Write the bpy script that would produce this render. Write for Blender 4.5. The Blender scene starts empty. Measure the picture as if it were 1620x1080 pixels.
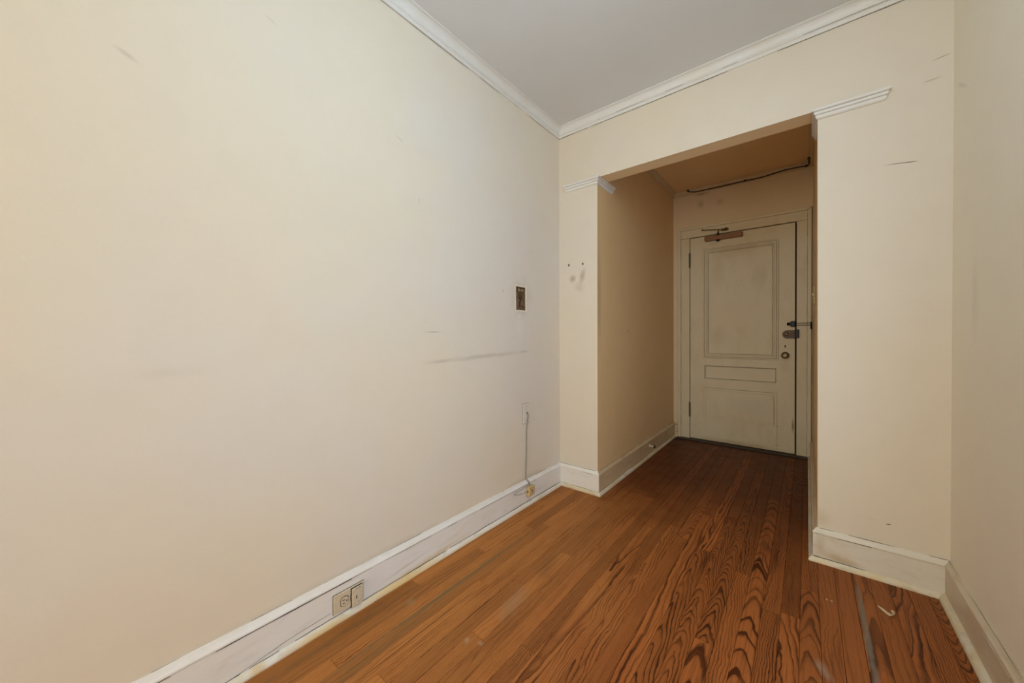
import bpy, bmesh, math, random
from mathutils import Vector, Matrix, noise as mnoise

random.seed(7)
sc = bpy.context.scene
COL = sc.collection

# ------------------------------------------------------------------ dimensions (metres)
A, B, CX = 0.293, 1.4183, 1.8276      # opening left edge, opening right edge, right wall
D = 1.7852                            # face of the wall that holds the entry door
T = 0.124                             # thickness of the wall with the opening
HS = 2.1195                           # soffit of the opening
HC, HCB = 2.5301, 2.4676              # ceiling, bottom of crown
AHC, AHCB = 2.5363, 2.4864            # same in the alcove
YR = -5.6                             # wall behind the camera

# ------------------------------------------------------------------ camera
yaw, pitch, roll = 0.6843, -0.0104, -0.0053
cpos = Vector((1.3776, -2.2306, 1.0713))
R = Vector((math.cos(yaw), math.sin(yaw), 0)); F = Vector((-math.sin(yaw), math.cos(yaw), 0)); U = Vector((0, 0, 1))
F2 = F*math.cos(pitch) + U*math.sin(pitch); U2 = U*math.cos(pitch) - F*math.sin(pitch)
R3 = R*math.cos(roll) + U2*math.sin(roll); U3 = U2*math.cos(roll) - R*math.sin(roll)
cam = bpy.data.cameras.new('camera'); camo = bpy.data.objects.new('camera', cam); COL.objects.link(camo)
cam.sensor_width = 36; cam.lens = 571.6/1620*36; cam.shift_y = (535.735-540)/1620; cam.clip_start = 0.02
M = Matrix((R3, U3, -F2)).transposed().to_4x4(); M.translation = cpos
camo.matrix_world = M
sc.camera = camo

# ------------------------------------------------------------------ world, lights, exposure
w = bpy.data.worlds.new('world'); sc.world = w; w.use_nodes = True
bg = w.node_tree.nodes['Background']; bg.inputs[0].default_value = (0.85, 0.92, 1.0, 1); bg.inputs[1].default_value = 0.8

def area(name, loc, target, sx, sy, power, color):
    l = bpy.data.lights.new(name, 'AREA'); l.shape = 'RECTANGLE'; l.size = sx; l.size_y = sy
    l.energy = power; l.color = color
    o = bpy.data.objects.new(name, l); COL.objects.link(o); o.location = loc
    o.rotation_euler = (Vector(target)-Vector(loc)).to_track_quat('-Z', 'Y').to_euler()
    return o
# added unseen fills: warm at the rear opening, cool at the low side window
area('rear_warm_fill', (0.925, YR-0.10, 1.20), (0.925, 0, 1.20), 1.25, 1.70, 62, (1.0, 0.880, 0.600))
area('side_cool_fill', (CX+0.10, -1.40, 1.00), (0, -1.40, 1.00), 1.0, 1.1, 13.0, (0.88, 0.97, 1.06))
LAMP_W, LAMP_C = 18, (0.53, 0.80, 1.0)
sc.view_settings.view_transform = 'Standard'; sc.view_settings.look = 'None'
sc.view_settings.gamma = 1; sc.view_settings.use_curve_mapping = False
sc.view_settings.exposure = -0.06
sc.cycles.max_bounces = 12; sc.cycles.diffuse_bounces = 8

# ------------------------------------------------------------------ node helpers
class NT:
    def __init__(s, name):
        s.m = bpy.data.materials.new(name); s.m.use_nodes = True; s.t = s.m.node_tree
        s.b = s.t.nodes['Principled BSDF']
    def n(s, typ, **kw):
        nd = s.t.nodes.new(typ)
        for k, v in kw.items(): setattr(nd, k, v)
        return nd
    def put(s, sock, v):
        if isinstance(v, bpy.types.NodeSocket): s.t.links.new(v, sock)
        else: sock.default_value = v
    def math(s, op, a, b=None, c=None, clamp=False):
        nd = s.n('ShaderNodeMath', operation=op); nd.use_clamp = clamp
        s.put(nd.inputs[0], a)
        if b is not None: s.put(nd.inputs[1], b)
        if c is not None: s.put(nd.inputs[2], c)
        return nd.outputs[0]
    def comb(s, x, y, z):
        nd = s.n('ShaderNodeCombineXYZ')
        for i, v in enumerate((x, y, z)): s.put(nd.inputs[i], v)
        return nd.outputs[0]
    def sep(s, v):
        nd = s.n('ShaderNodeSeparateXYZ'); s.put(nd.inputs[0], v); return nd.outputs
    def noise(s, vec, scale=1, detail=2, rough=0.5, dim='3D', dist=0):
        nd = s.n('ShaderNodeTexNoise', noise_dimensions=dim)
        s.put(nd.inputs['Vector'], vec)
        nd.inputs['Scale'].default_value = scale; nd.inputs['Detail'].default_value = detail
        nd.inputs['Roughness'].default_value = rough; nd.inputs['Distortion'].default_value = dist
        return nd.outputs[0]
    def mix(s, f, a, b, mode='MIX'):
        nd = s.n('ShaderNodeMix', data_type='RGBA', blend_type=mode)
        s.put(nd.inputs[0], f); s.put(nd.inputs[6], a); s.put(nd.inputs[7], b)
        return nd.outputs[2]
    def ramp(s, f, pts, interp='LINEAR'):
        nd = s.n('ShaderNodeValToRGB'); cr = nd.color_ramp; cr.interpolation = interp
        while len(cr.elements) < len(pts): cr.elements.new(0.5)
        for e, (p, c) in zip(cr.elements, pts):
            e.position = p; e.color = (c, c, c, 1) if not hasattr(c, '__len__') else (*c, 1)
        s.put(nd.inputs[0], f); return nd.outputs[0]
    def smooth(s, v, lo, hi, a=0.0, b=1.0):
        nd = s.n('ShaderNodeMapRange', interpolation_type='SMOOTHSTEP')
        s.put(nd.inputs[0], v); nd.inputs[1].default_value = lo; nd.inputs[2].default_value = hi
        nd.inputs[3].default_value = a; nd.inputs[4].default_value = b
        return nd.outputs[0]
    def attr(s, name):
        nd = s.n('ShaderNodeAttribute', attribute_type='OBJECT', attribute_name=name); return nd.outputs['Fac']
    def pos(s):
        return s.n('ShaderNodeNewGeometry').outputs['Position']
    def bump(s, h, strength=0.2, dist=0.01):
        nd = s.n('ShaderNodeBump'); nd.inputs['Strength'].default_value = strength; nd.inputs['Distance'].default_value = dist
        s.put(nd.inputs['Height'], h); s.t.links.new(nd.outputs[0], s.b.inputs['Normal'])
    def out(s, color, rough=0.5, metal=0.0, spec=0.5):
        s.put(s.b.inputs['Base Color'], color if isinstance(color, bpy.types.NodeSocket) else (*color, 1))
        s.put(s.b.inputs['Roughness'], rough); s.b.inputs['Metallic'].default_value = metal
        s.b.inputs['Specular IOR Level'].default_value = spec
        return s.m
    def stains(s, p, col, spots, warp=0.35, wscale=14):
        """spots: (centre xyz, radii xyz, rotation xyz, opacity, colour, hardness)"""
        n3 = s.n('ShaderNodeTexNoise'); s.put(n3.inputs['Vector'], p); n3.inputs['Scale'].default_value = wscale; n3.inputs['Detail'].default_value = 3
        off = s.n('ShaderNodeVectorMath', operation='SUBTRACT'); s.put(off.inputs[0], n3.outputs['Color']); off.inputs[1].default_value = (.5, .5, .5)
        for c, r, rot, op, cl, hard in spots:
            mp = s.n('ShaderNodeMapping', vector_type='TEXTURE'); s.put(mp.inputs[0], p)
            mp.inputs[1].default_value = c; mp.inputs[2].default_value = rot; mp.inputs[3].default_value = r
            ad = s.n('ShaderNodeVectorMath', operation='MULTIPLY_ADD'); s.put(ad.inputs[0], off.outputs[0])
            ad.inputs[1].default_value = (warp*2,)*3; s.put(ad.inputs[2], mp.outputs[0])
            ln = s.n('ShaderNodeVectorMath', operation='LENGTH'); s.put(ln.inputs[0], ad.outputs[0])
            f = s.smooth(ln.outputs['Value'], hard, 1.0, op, 0.0)
            col = s.mix(f, col, (*cl, 1))
        return col

def paint(name, cool, warm, spots=(), rough=0.6, bump=0.12, blot=0.9, grime=None, gscale=(1, 1, 1)):
    t = NT(name); p = t.pos()
    f = t.smooth(t.noise(p, blot, 3, 0.55), 0.38, 0.62)
    c = t.mix(f, (*cool, 1), (*warm, 1))
    f2 = t.noise(p, 7, 4, 0.6)
    c = t.mix(t.smooth(f2, 0.35, 0.75, 0, 0.10), c, tuple(x*0.80 for x in warm)+(1,))
    if grime:
        sc_ = t.n('ShaderNodeVectorMath', operation='MULTIPLY'); t.put(sc_.inputs[0], p); sc_.inputs[1].default_value = gscale
        g = t.noise(sc_.outputs[0], 6, 5, 0.65)
        c = t.mix(t.smooth(g, 0.48, 0.78, 0, 0.55), c, (*grime, 1))
    if spots: c = t.stains(p, c, spots)
    h = t.math('ADD', t.math('MULTIPLY', t.noise(p, 2.2, 2), 6.0), t.noise(p, 90, 3))
    t.bump(h, bump, 0.004)
    return t.out(c, rough, spec=0.3)

def plain(name, c, rough=0.5, metal=0.0, var=0.12, scale=60, bump=0.0):
    t = NT(name); p = t.n('ShaderNodeTexCoord').outputs['Object']
    nz = t.noise(p, scale, 4, 0.6)
    col = t.mix(t.smooth(nz, 0.3, 0.75, 0, 1), (*c, 1), tuple(x*(1-var*2) for x in c)+(1,))
    if bump: t.bump(nz, bump, 0.002)
    return t.out(col, rough, metal)

DIRT = (0.16, 0.13, 0.09)
DARK = (0.05, 0.04, 0.03)
# ------------------------------------------------------------------ materials
WALL_C, WALL_W = (0.705, 0.655, 0.600), (0.725, 0.655, 0.545)
m_wall_left = paint('left_wall_paint', WALL_C, WALL_W, [
    ((0, -0.79, 0.955), (0.05, 0.44, 0.020), (0.030, 0, 0), 0.26, DIRT, 0.0),
    ((0, -1.10, 0.946), (0.05, 0.11, 0.014), (0.05, 0, 0), 0.26, DIRT, 0.0),
    ((0, -0.425, 0.966), (0.05, 0.07, 0.013), (0.05, 0, 0), 0.26, DIRT, 0.0),
    ((0, -1.13, 1.088), (0.05, 0.07, 0.0035), (0, 0, 0), 0.40, DIRT, 0.2),
    ((0, -2.13, 1.81), (0.05, 0.035, 0.010), (-0.4, 0, 0), 0.22, DIRT, 0.0),
    ((0, -1.80, 2.12), (0.05, 0.03, 0.008), (-0.4, 0, 0), 0.14, DIRT, 0.0),
    ((0, -2.06, 0.97), (0.05, 0.10, 0.030), (0.05, 0, 0), 0.06, DIRT, 0.0),
    ((0, -1.31, 1.93), (0.05, 0.03, 0.003), (-0.5, 0, 0), 0.35, DIRT, 0.1),
    ((0, -1.21, 1.69), (0.05, 0.004, 0.02), (0, 0, 0), 0.30, DIRT, 0.1),
    ((0, -0.466, 1.188), (0.05, 0.014, 0.012), (0, 0, 0), 0.75, (0.85, 0.84, 0.82), 0.4),
    ((0, -0.47, 1.14), (0.05, 0.05, 0.10), (0, 0, 0), 0.20, (0.80, 0.78, 0.75), 0.1),
    ((0, -0.62, 1.33), (0.05, 0.012, 0.01), (0, 0, 0), 0.30, DIRT, 0.1),
    ((0, -0.45, 1.30), (0.05, 0.13, 0.16), (0, 0, 0), 0.16, DIRT, 0.3),
    ((0, -1.55, 0.155), (0.05, 0.9, 0.03), (0, 0, 0), 0.25, (0.35, 0.30, 0.22), 0.1),
    ((0, -0.40, 0.16), (0.05, 0.35, 0.03), (0, 0, 0), 0.30, (0.30, 0.25, 0.17), 0.1),
])
m_wall_back = paint('back_wall_paint', (0.685, 0.63, 0.56), (0.695, 0.628, 0.53), [
    ((0.0785, 0, 1.562), (0.0085, .05, 0.012), (0, 0.3, 0), 0.95, DARK, 0.5),
    ((0.1874, 0, 1.557), (0.0085, .05, 0.012), (0, -0.3, 0), 0.95, DARK, 0.5),
    ((0.135, 0, 1.575), (0.006, .05, 0.006), (0, 0, 0), 0.5, (0.75, 0.65, 0.4), 0.3),
    ((0.1382, 0, 1.454), (0.007, .05, 0.012), (0, 0, 0), 0.8, (0.80, 0.72, 0.5), 0.3),
    ((0.105, 0, 1.462), (0.035, .05, 0.04), (0, 0.4, 0), 0.52, (0.20, 0.15, 0.08), 0.0),
    ((0.185, 0, 1.475), (0.03, .05, 0.075), (0, 0.3, 0), 0.50, (0.20, 0.15, 0.08), 0.0),
    ((0.16, 0, 1.40), (0.06, .05, 0.05), (0, 0.3, 0), 0.18, (0.20, 0.15, 0.08), 0.0),
    ((1.68, 0, 1.789), (0.062, .05, 0.0035), (0, 0.11, 0), 0.75, DIRT, 0.2),
    ((1.715, 0, 1.785), (0.030, .05, 0.0025), (0, 0.11, 0), 0.85, DARK, 0.2),
    ((1.6524, 0, 0.2444), (0.012, .05, 0.004), (0, -0.2, 0), 0.8, DARK, 0.2),
    ((1.60, 0, 0.25), (0.03, .05, 0.003), (0, 0.1, 0), 0.15, DIRT, 0.1),
    ((1.795, 0, 2.18), (0.035, .05, 0.004), (0, -0.15, 0), 0.55, DIRT, 0.1),
    ((1.77, 0, 2.10), (0.04, .05, 0.005), (0, -0.1, 0), 0.40, DIRT, 0.1),
    ((1.43, 0, 0.20), (0.06, .05, 0.06), (0, 0, 0), 0.25, (0.40, 0.28, 0.12), 0.0),
    ((0.29, 0, 0.85), (0.012, .05, 0.6), (0, 0, 0), 0.20, (0.85, 0.72, 0.55), 0.2),  # brighter lit edge of the stub, put into the colour
])
m_wall_right = paint('right_wall_paint', (0.81, 0.755, 0.63), (0.81, 0.745, 0.61), [
    ((CX, -0.10, 2.0), (.05, 0.10, 0.012), (0.5, 0, 0), 0.18, DIRT, 0.1),
    ((CX, -0.25, 1.2), (.05, 0.05, 0.20), (0, 0, 0), 0.10, DIRT, 0.1),
])
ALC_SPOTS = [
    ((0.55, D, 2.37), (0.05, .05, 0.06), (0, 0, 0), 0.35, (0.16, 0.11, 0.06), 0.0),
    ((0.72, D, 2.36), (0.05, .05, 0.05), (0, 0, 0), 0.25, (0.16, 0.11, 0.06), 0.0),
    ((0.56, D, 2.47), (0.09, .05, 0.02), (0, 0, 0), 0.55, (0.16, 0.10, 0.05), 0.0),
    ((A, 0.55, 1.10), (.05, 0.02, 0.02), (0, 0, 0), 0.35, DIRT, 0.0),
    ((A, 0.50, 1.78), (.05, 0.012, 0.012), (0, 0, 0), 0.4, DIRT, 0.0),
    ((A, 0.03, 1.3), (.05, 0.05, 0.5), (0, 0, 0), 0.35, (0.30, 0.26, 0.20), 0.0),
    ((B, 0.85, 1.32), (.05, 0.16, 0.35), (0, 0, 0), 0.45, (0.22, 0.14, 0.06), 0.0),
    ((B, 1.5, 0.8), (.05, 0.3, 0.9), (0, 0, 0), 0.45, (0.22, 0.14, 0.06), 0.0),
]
m_alcove = paint('alcove_wall_paint', (0.73, 0.54, 0.315), (0.72, 0.525, 0.29), ALC_SPOTS[3:], blot=1.5)  # warm floor bounce in the alcove is put into the wall colour
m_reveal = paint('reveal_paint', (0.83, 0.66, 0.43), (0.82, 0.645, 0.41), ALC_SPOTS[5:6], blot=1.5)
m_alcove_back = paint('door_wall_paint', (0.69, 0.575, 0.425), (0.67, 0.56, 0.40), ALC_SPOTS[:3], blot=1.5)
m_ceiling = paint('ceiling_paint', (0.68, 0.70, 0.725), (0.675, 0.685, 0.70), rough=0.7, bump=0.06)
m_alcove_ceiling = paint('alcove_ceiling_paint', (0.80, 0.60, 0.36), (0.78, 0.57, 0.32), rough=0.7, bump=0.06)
m_trim = paint('white_trim_paint', (0.72, 0.715, 0.71), (0.71, 0.69, 0.66), rough=0.42, bump=0.25, blot=3)
BASE_SPOTS = [
    ((A+0.1, 0, 0.02), (1.2, .2, 0.035), (0, 0, 0), 0.0, (0.5, 0.36, 0.14), 0.0),
    ((1.50, 0, 0.035), (0.10, .2, 0.035), (0, 0.1, 0), 0.65, (0.40, 0.28, 0.12), 0.0),
    ((1.43, 0, 0.08), (0.03, .2, 0.09), (0, 0, 0), 0.35, (0.42, 0.32, 0.18), 0.0),
    ((0.016, -1.18, 0.03), (0.06, 0.33, 0.018), (0.045, 0, 0), 0.55, (0.62, 0.47, 0.22), 0.1),
    ((0.016, -1.30, 0.06), (0.06, 0.16, 0.010), (0.1, 0, 0), 0.30, (0.32, 0.29, 0.30), 0.0),
    ((0.016, -1.0, 0.10), (0.06, 0.25, 0.012), (0.25, 0, 0), 0.35, (0.86, 0.86, 0.88), 0.0),
]
m_base = paint('baseboard_paint', (0.775, 0.77, 0.775), (0.77, 0.75, 0.73), BASE_SPOTS, rough=0.42, bump=0.3, blot=4, grime=(0.60, 0.56, 0.51), gscale=(1, 1, 4))
m_base_right = paint('right_baseboard_paint', (0.69, 0.65, 0.585), (0.69, 0.63, 0.535), BASE_SPOTS, rough=0.42, bump=0.3, blot=4, grime=(0.50, 0.43, 0.33), gscale=(1, 1, 4))
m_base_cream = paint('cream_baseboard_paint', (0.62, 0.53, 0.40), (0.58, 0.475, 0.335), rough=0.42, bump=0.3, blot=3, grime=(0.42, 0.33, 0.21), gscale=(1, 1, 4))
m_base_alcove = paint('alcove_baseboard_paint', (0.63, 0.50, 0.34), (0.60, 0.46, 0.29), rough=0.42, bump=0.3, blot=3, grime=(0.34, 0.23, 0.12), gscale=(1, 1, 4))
m_shoe_left = paint('white_shoe_paint', (0.76, 0.74, 0.70), (0.74, 0.69, 0.60), [
    ((0.02, -1.32, 0.010), (0.08, 0.26, 0.03), (0, 0, 0), 0.75, (0.70, 0.50, 0.18), 0.2),
    ((0.02, -1.66, 0.006), (0.08, 0.16, 0.02), (0, 0, 0), 0.70, (0.68, 0.49, 0.18), 0.2),
    ((0.02, -1.86, 0.008), (0.08, 0.03, 0.03), (0, 0, 0), 0.6, (0.60, 0.42, 0.15), 0.2),
    ((0.02, -0.95, 0.002), (0.08, 0.35, 0.012), (0, 0, 0), 0.5, (0.70, 0.50, 0.20), 0.2),
], rough=0.45, bump=0.35, blot=7, grime=(0.40, 0.34, 0.24), gscale=(2, 2, 6))
m_shoe = paint('shoe_moulding_paint', (0.70, 0.65, 0.54), (0.68, 0.57, 0.38), [
    ((0.02, -1.45, 0.008), (0.08, 0.75, 0.02), (0, 0, 0), 0.55, (0.66, 0.46, 0.14), 0.2),
    ((0.02, -1.95, 0.008), (0.08, 0.06, 0.03), (0, 0, 0), 0.6, (0.60, 0.42, 0.15), 0.2),
    ((0.02, -0.25, 0.01), (0.08, 0.5, 0.03), (0, 0, 0), 0.5, (0.74, 0.72, 0.68), 0.3),
], rough=0.45, bump=0.35, blot=7, grime=(0.34, 0.26, 0.15), gscale=(2, 2, 6))
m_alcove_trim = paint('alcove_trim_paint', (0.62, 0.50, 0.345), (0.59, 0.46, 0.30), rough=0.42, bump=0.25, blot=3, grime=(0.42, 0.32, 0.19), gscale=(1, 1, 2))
m_door = paint('door_paint', (0.65, 0.595, 0.465), (0.64, 0.57, 0.43), [
    ((0.87, D, 0.02), (0.5, .1, 0.05), (0, 0, 0), 0.50, (0.30, 0.19, 0.08), 0.0),
    ((1.285, D, 0.26), (0.012, .1, 0.09), (0, 0, 0), 0.75, (0.20, 0.10, 0.04), 0.2),
    ((0.87, D, 1.86), (0.28, .1, 0.08), (0, 0, 0), 0.35, (0.42, 0.33, 0.19), 0.0),
    ((0.70, D, 1.70), (0.09, .1, 0.3), (0, 0, 0), 0.30, (0.44, 0.37, 0.25), 0.0),
    ((1.04, D, 1.60), (0.10, .1, 0.2), (0, 0.4, 0), 0.30, (0.40, 0.35, 0.25), 0.0),
    ((0.70, D, 1.05), (0.10, .1, 0.15), (0, 0.3, 0), 0.30, (0.42, 0.36, 0.25), 0.0),
    ((0.655, D, 1.955), (0.045, .1, 0.022), (0, 0, 0), 0.45, (0.58, 0.45, 0.26), 0.5),
    ((0.685, D, 1.966), (0.006, .1, 0.006), (0, 0, 0), 0.9, (0.10, 0.05, 0.02), 0.3),
    ((0.8787, D, 1.5316), (0.006, .1, 0.006), (0, 0, 0), 0.9, (0.08, 0.05, 0.03), 0.3),
    ((1.23, D, 0.80), (0.05, .1, 0.12), (0, 0, 0), 0.22, (0.40, 0.33, 0.2), 0.0),
    ((1.175, D, 0.235), (0.012, .1, 0.02), (0, 0.4, 0), 0.5, (0.2, 0.16, 0.1), 0.0),
    ((0.97, D, 0.40), (0.20, .1, 0.13), (0, 0, 0), 0.35, (0.56, 0.54, 0.50), 0.2),
    ((1.24, D, 1.30), (0.04, .1, 0.11), (0, 0, 0), 0.30, (0.62, 0.60, 0.56), 0.2),
], rough=0.42, bump=0.3, blot=2.5, grime=(0.55, 0.48, 0.34), gscale=(2.0, 1, 0.7))
m_crack = plain('dirty_gap', (0.045, 0.035, 0.025), 0.9)
m_crack_soft = plain('grey_caulk_gap', (0.22, 0.19, 0.16), 0.9)
m_void = plain('dark_void', (0.012, 0.009, 0.007), 0.95)
m_plaster = plain('raw_plaster_edge', (0.86, 0.80, 0.70), 0.8, bump=0.3)
m_iron = plain('black_iron', (0.012, 0.012, 0.014), 0.42, 0.6)
m_bronze = plain('dark_bronze', (0.045, 0.025, 0.018), 0.4, 0.6, 0.2)
m_closer = plain('brown_closer_paint', (0.26, 0.125, 0.06), 0.45, 0.1)
m_brassold = plain('tarnished_brass', (0.16, 0.10, 0.045), 0.45, 0.7, 0.25)
m_steel = plain('worn_steel', (0.22, 0.175, 0.125), 0.38, 0.6, 0.3)
m_hinge = plain('painted_hinge', (0.20, 0.15, 0.09), 0.5, 0.2, 0.3, 120)
m_ivory = plain('ivory_plastic', (0.65, 0.555, 0.42), 0.4, 0, 0.06)
m_ivory2 = plain('pale_ivory_plastic', (0.63, 0.55, 0.43), 0.42, 0, 0.06)
m_jack = plain('yellowed_plastic', (0.60, 0.45, 0.22), 0.45, 0, 0.1)
m_white_plate = plain('painted_plate', (0.70, 0.655, 0.60), 0.45, 0, 0.06)
m_cord = plain('grey_cord', (0.31, 0.28, 0.24), 0.5)
m_cord_pale = plain('painted_wire', (0.45, 0.42, 0.39), 0.5)
m_cable = plain('black_cable', (0.008, 0.006, 0.005), 0.5)
m_rust = plain('rusty_box', (0.24, 0.15, 0.085), 0.75, 0.1, 0.3, 90, 0.4)
m_knob = plain('dull_brass_stud', (0.34, 0.27, 0.15), 0.5, 0.3, 0.2)
m_slot = plain('slot_black', (0.015, 0.012, 0.01), 0.8)
m_wirered = plain('reddish_wire', (0.20, 0.06, 0.04), 0.6)
m_chip = plain('cream_paint_flake', (0.66, 0.56, 0.36), 0.6, 0, 0.1, 200)
m_thresh = plain('dark_threshold', (0.035, 0.018, 0.010), 0.5, 0, 0.2)
m_joist = plain('dark_subfloor', (0.015, 0.008, 0.005), 0.9)

def floor_material():
    t = NT('oak_floor'); o = t.n('ShaderNodeTexCoord').outputs['Object']
    x, y, _ = t.sep(o); wp = t.pos(); wx, wy, _ = t.sep(wp)
    seed, xo, d0, sl, sp = (t.attr(k) for k in ('seed', 'ring_x', 'ring_depth', 'ring_slope', 'ring_gap'))
    tone, con = t.attr('tone'), t.attr('contrast')
    def nz(fx, fy, det=2, rough=0.5):
        return t.math('SUBTRACT', t.noise(t.comb(t.math('MULTIPLY', x, fx), t.math('MULTIPLY', y, fy), seed), 1, det, rough), 0.5)
    xx = t.math('ADD', t.math('ADD', x, xo), t.math('MULTIPLY', nz(7, 3.0, 3), 0.046))
    r = t.math('SQRT', t.math('ADD', t.math('MULTIPLY', xx, xx), t.math('MULTIPLY', d0, d0)))
    r = t.math('ADD', r, t.math('MULTIPLY', y, sl))
    r = t.math('ADD', r, t.math('MULTIPLY', nz(9, 5.0, 3), 0.034))
    r = t.math('ADD', r, t.math('MULTIPLY', nz(60, 18, 3, 0.65), 0.0075))
    q = t.math('DIVIDE', r, sp)
    q = t.math('ADD', q, t.math('MULTIPLY', t.noise(t.comb(t.math('MULTIPLY', r, 60), seed, 0.0), 1, 2), 1.5))
    fr = t.math('FRACT', q)
    m = t.ramp(fr, [(0.0, 0.25), (0.06, 0.0), (0.50, 0.02), (0.72, 0.35), (0.84, 0.95), (0.95, 1.0), (1.0, 0.25)])
    vary = t.smooth(nz(14, 3.5, 2), -0.22, 0.22, 0.5, 1.15)
    m = t.math('MULTIPLY', t.math('MULTIPLY', m, vary), con, clamp=True)
    pores = t.smooth(nz(800, 20, 2, 0.6), 0.05, 0.20)
    fine = nz(240, 4.5, 3, 0.65)
    mid = nz(75, 2.2, 3, 0.6)
    big = nz(9, 1.6, 3, 0.6)
    wn = t.noise(wp, 2.3, 4, 0.6)
    wear = t.math('MULTIPLY',
                  t.smooth(t.math('MULTIPLY_ADD', t.math('SUBTRACT', wn, 0.5), 0.75, wx), 0.15, 1.10, 1, 0),
                  t.smooth(t.math('MULTIPLY_ADD', t.math('SUBTRACT', wn, 0.5), 0.6, wy), -0.20, 0.35, 1, 0))
    light = t.mix(wear, (0.285, 0.088, 0.0215, 1), (0.420, 0.168, 0.045, 1))
    dark = t.mix(wear, (0.050, 0.0120, 0.0025, 1), (0.120, 0.037, 0.0075, 1))
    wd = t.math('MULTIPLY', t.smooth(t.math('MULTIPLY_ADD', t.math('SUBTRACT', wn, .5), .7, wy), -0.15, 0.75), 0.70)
    light = t.mix(wd, light, (0.105, 0.0300, 0.0095, 1))          # darker and redder inside the alcove
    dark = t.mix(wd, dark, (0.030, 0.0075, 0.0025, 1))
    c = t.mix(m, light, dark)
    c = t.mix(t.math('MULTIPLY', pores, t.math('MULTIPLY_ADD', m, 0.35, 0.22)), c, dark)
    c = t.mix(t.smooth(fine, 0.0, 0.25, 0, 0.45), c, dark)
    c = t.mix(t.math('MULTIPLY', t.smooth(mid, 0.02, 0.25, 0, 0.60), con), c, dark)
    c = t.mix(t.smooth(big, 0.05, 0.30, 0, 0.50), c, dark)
    br = t.n('ShaderNodeHueSaturation'); t.put(br.inputs['Value'], tone); t.put(br.inputs['Color'], c)
    c = br.outputs[0]
    GREY = (0.20, 0.165, 0.125)
    c = t.stains(wp, c, [
        ((0.214, -1.20, 0), (0.017, 0.95, .1), (0, 0, 0), 0.80, (0.17, 0.125, 0.06), 0.0),
        ((0.25, -1.55, 0), (0.030, 0.45, .1), (0, 0, 0.03), 0.45, (0.16, 0.105, 0.04), 0.0),
        ((0.30, -1.45, 0), (0.004, 0.50, .1), (0, 0, 0.0), 0.75, (0.06, 0.025, 0.008), 0.2),
        ((0.385, -1.25, 0), (0.004, 0.35, .1), (0, 0, 0.0), 0.60, (0.08, 0.03, 0.01), 0.2),
        ((0.085, -1.65, 0), (0.020, 0.55, .1), (0, 0, 0), 0.45, (0.12, 0.08, 0.035), 0.0),
        ((1.546, -0.45, 0), (0.013, 0.50, .1), (0, 0, 0), 0.75, GREY, 0.3),
        ((1.530, -0.95, 0), (0.013, 0.30, .1), (0, 0, 0), 0.55, GREY, 0.3),
        ((1.42, -0.72, 0), (0.022, 0.06, .1), (0, 0, 0.4), 0.60, (0.30, 0.22, 0.16), 0.0),
        ((0.455, -1.36, 0), (0.014, 0.020, .1), (0, 0, 0.5), 0.50, (0.44, 0.34, 0.22), 0.0),
        ((0.50, -1.34, 0), (0.016, 0.014, .1), (0, 0, 0.5), 0.50, (0.44, 0.34, 0.22), 0.0),
        ((0.47, -1.12, 0), (0.05, 0.16, .1), (0, 0, 0.15), 0.35, (0.33, 0.25, 0.15), 0.0),
        ((0.45, -0.85, 0), (0.05, 0.16, .1), (0, 0, 0.15), 0.40, (0.10, 0.06, 0.025), 0.0),
        ((0.145, -1.38, 0), (0.03, 0.04, .1), (0, 0, 0.15), 0.45, (0.30, 0.24, 0.13), 0.0),
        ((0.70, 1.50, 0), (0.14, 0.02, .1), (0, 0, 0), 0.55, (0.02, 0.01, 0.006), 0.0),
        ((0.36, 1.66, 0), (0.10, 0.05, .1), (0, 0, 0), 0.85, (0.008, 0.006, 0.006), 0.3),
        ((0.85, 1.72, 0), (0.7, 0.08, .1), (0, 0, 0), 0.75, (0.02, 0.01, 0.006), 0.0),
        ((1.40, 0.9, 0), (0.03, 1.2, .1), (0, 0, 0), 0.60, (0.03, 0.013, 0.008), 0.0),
        ((0.60, -0.03, 0), (0.02, 0.012, .1), (0, 0, 0.5), 0.0, GREY, 0.1),
    ], warp=0.45, wscale=18)
    t.bump(t.math('ADD', t.math('MULTIPLY', m, -0.5), t.math('MULTIPLY', pores, -0.6)), 0.10, 0.002)
    rough = t.math('MULTIPLY_ADD', t.noise(wp, 9, 3), 0.25, 0.36)
    rough = t.math('ADD', rough, t.math('MULTIPLY', wear, 0.10))
    return t.out(c, rough, spec=0.16)
m_floor = floor_material()

# ------------------------------------------------------------------ mesh helpers
def finish(name, bm, mat, parent=None, loc=None, smooth=False):
    bmesh.ops.recalc_face_normals(bm, faces=bm.faces)
    if smooth:
        for f in bm.faces: f.smooth = True
    me = bpy.data.meshes.new(name); bm.to_mesh(me); bm.free()
    me.materials.append(mat)
    o = bpy.data.objects.new(name, me); COL.objects.link(o)
    if loc is not None: o.location = loc
    if parent is not None:
        o.parent = parent
    return o

def tag(o, label=None, cat=None, group=None, kind=None):
    for k, v in (('label', label), ('category', cat), ('group', group), ('kind', kind)):
        if v: o[k] = v
    return o

def struct(o, label=None):
    o['kind'] = 'structure'
    if label: o['label'] = label
    return o

def empty(name, loc=(0, 0, 0)):
    o = bpy.data.objects.new(name, None); COL.objects.link(o); o.location = loc; o.empty_display_size = .05
    return o

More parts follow.
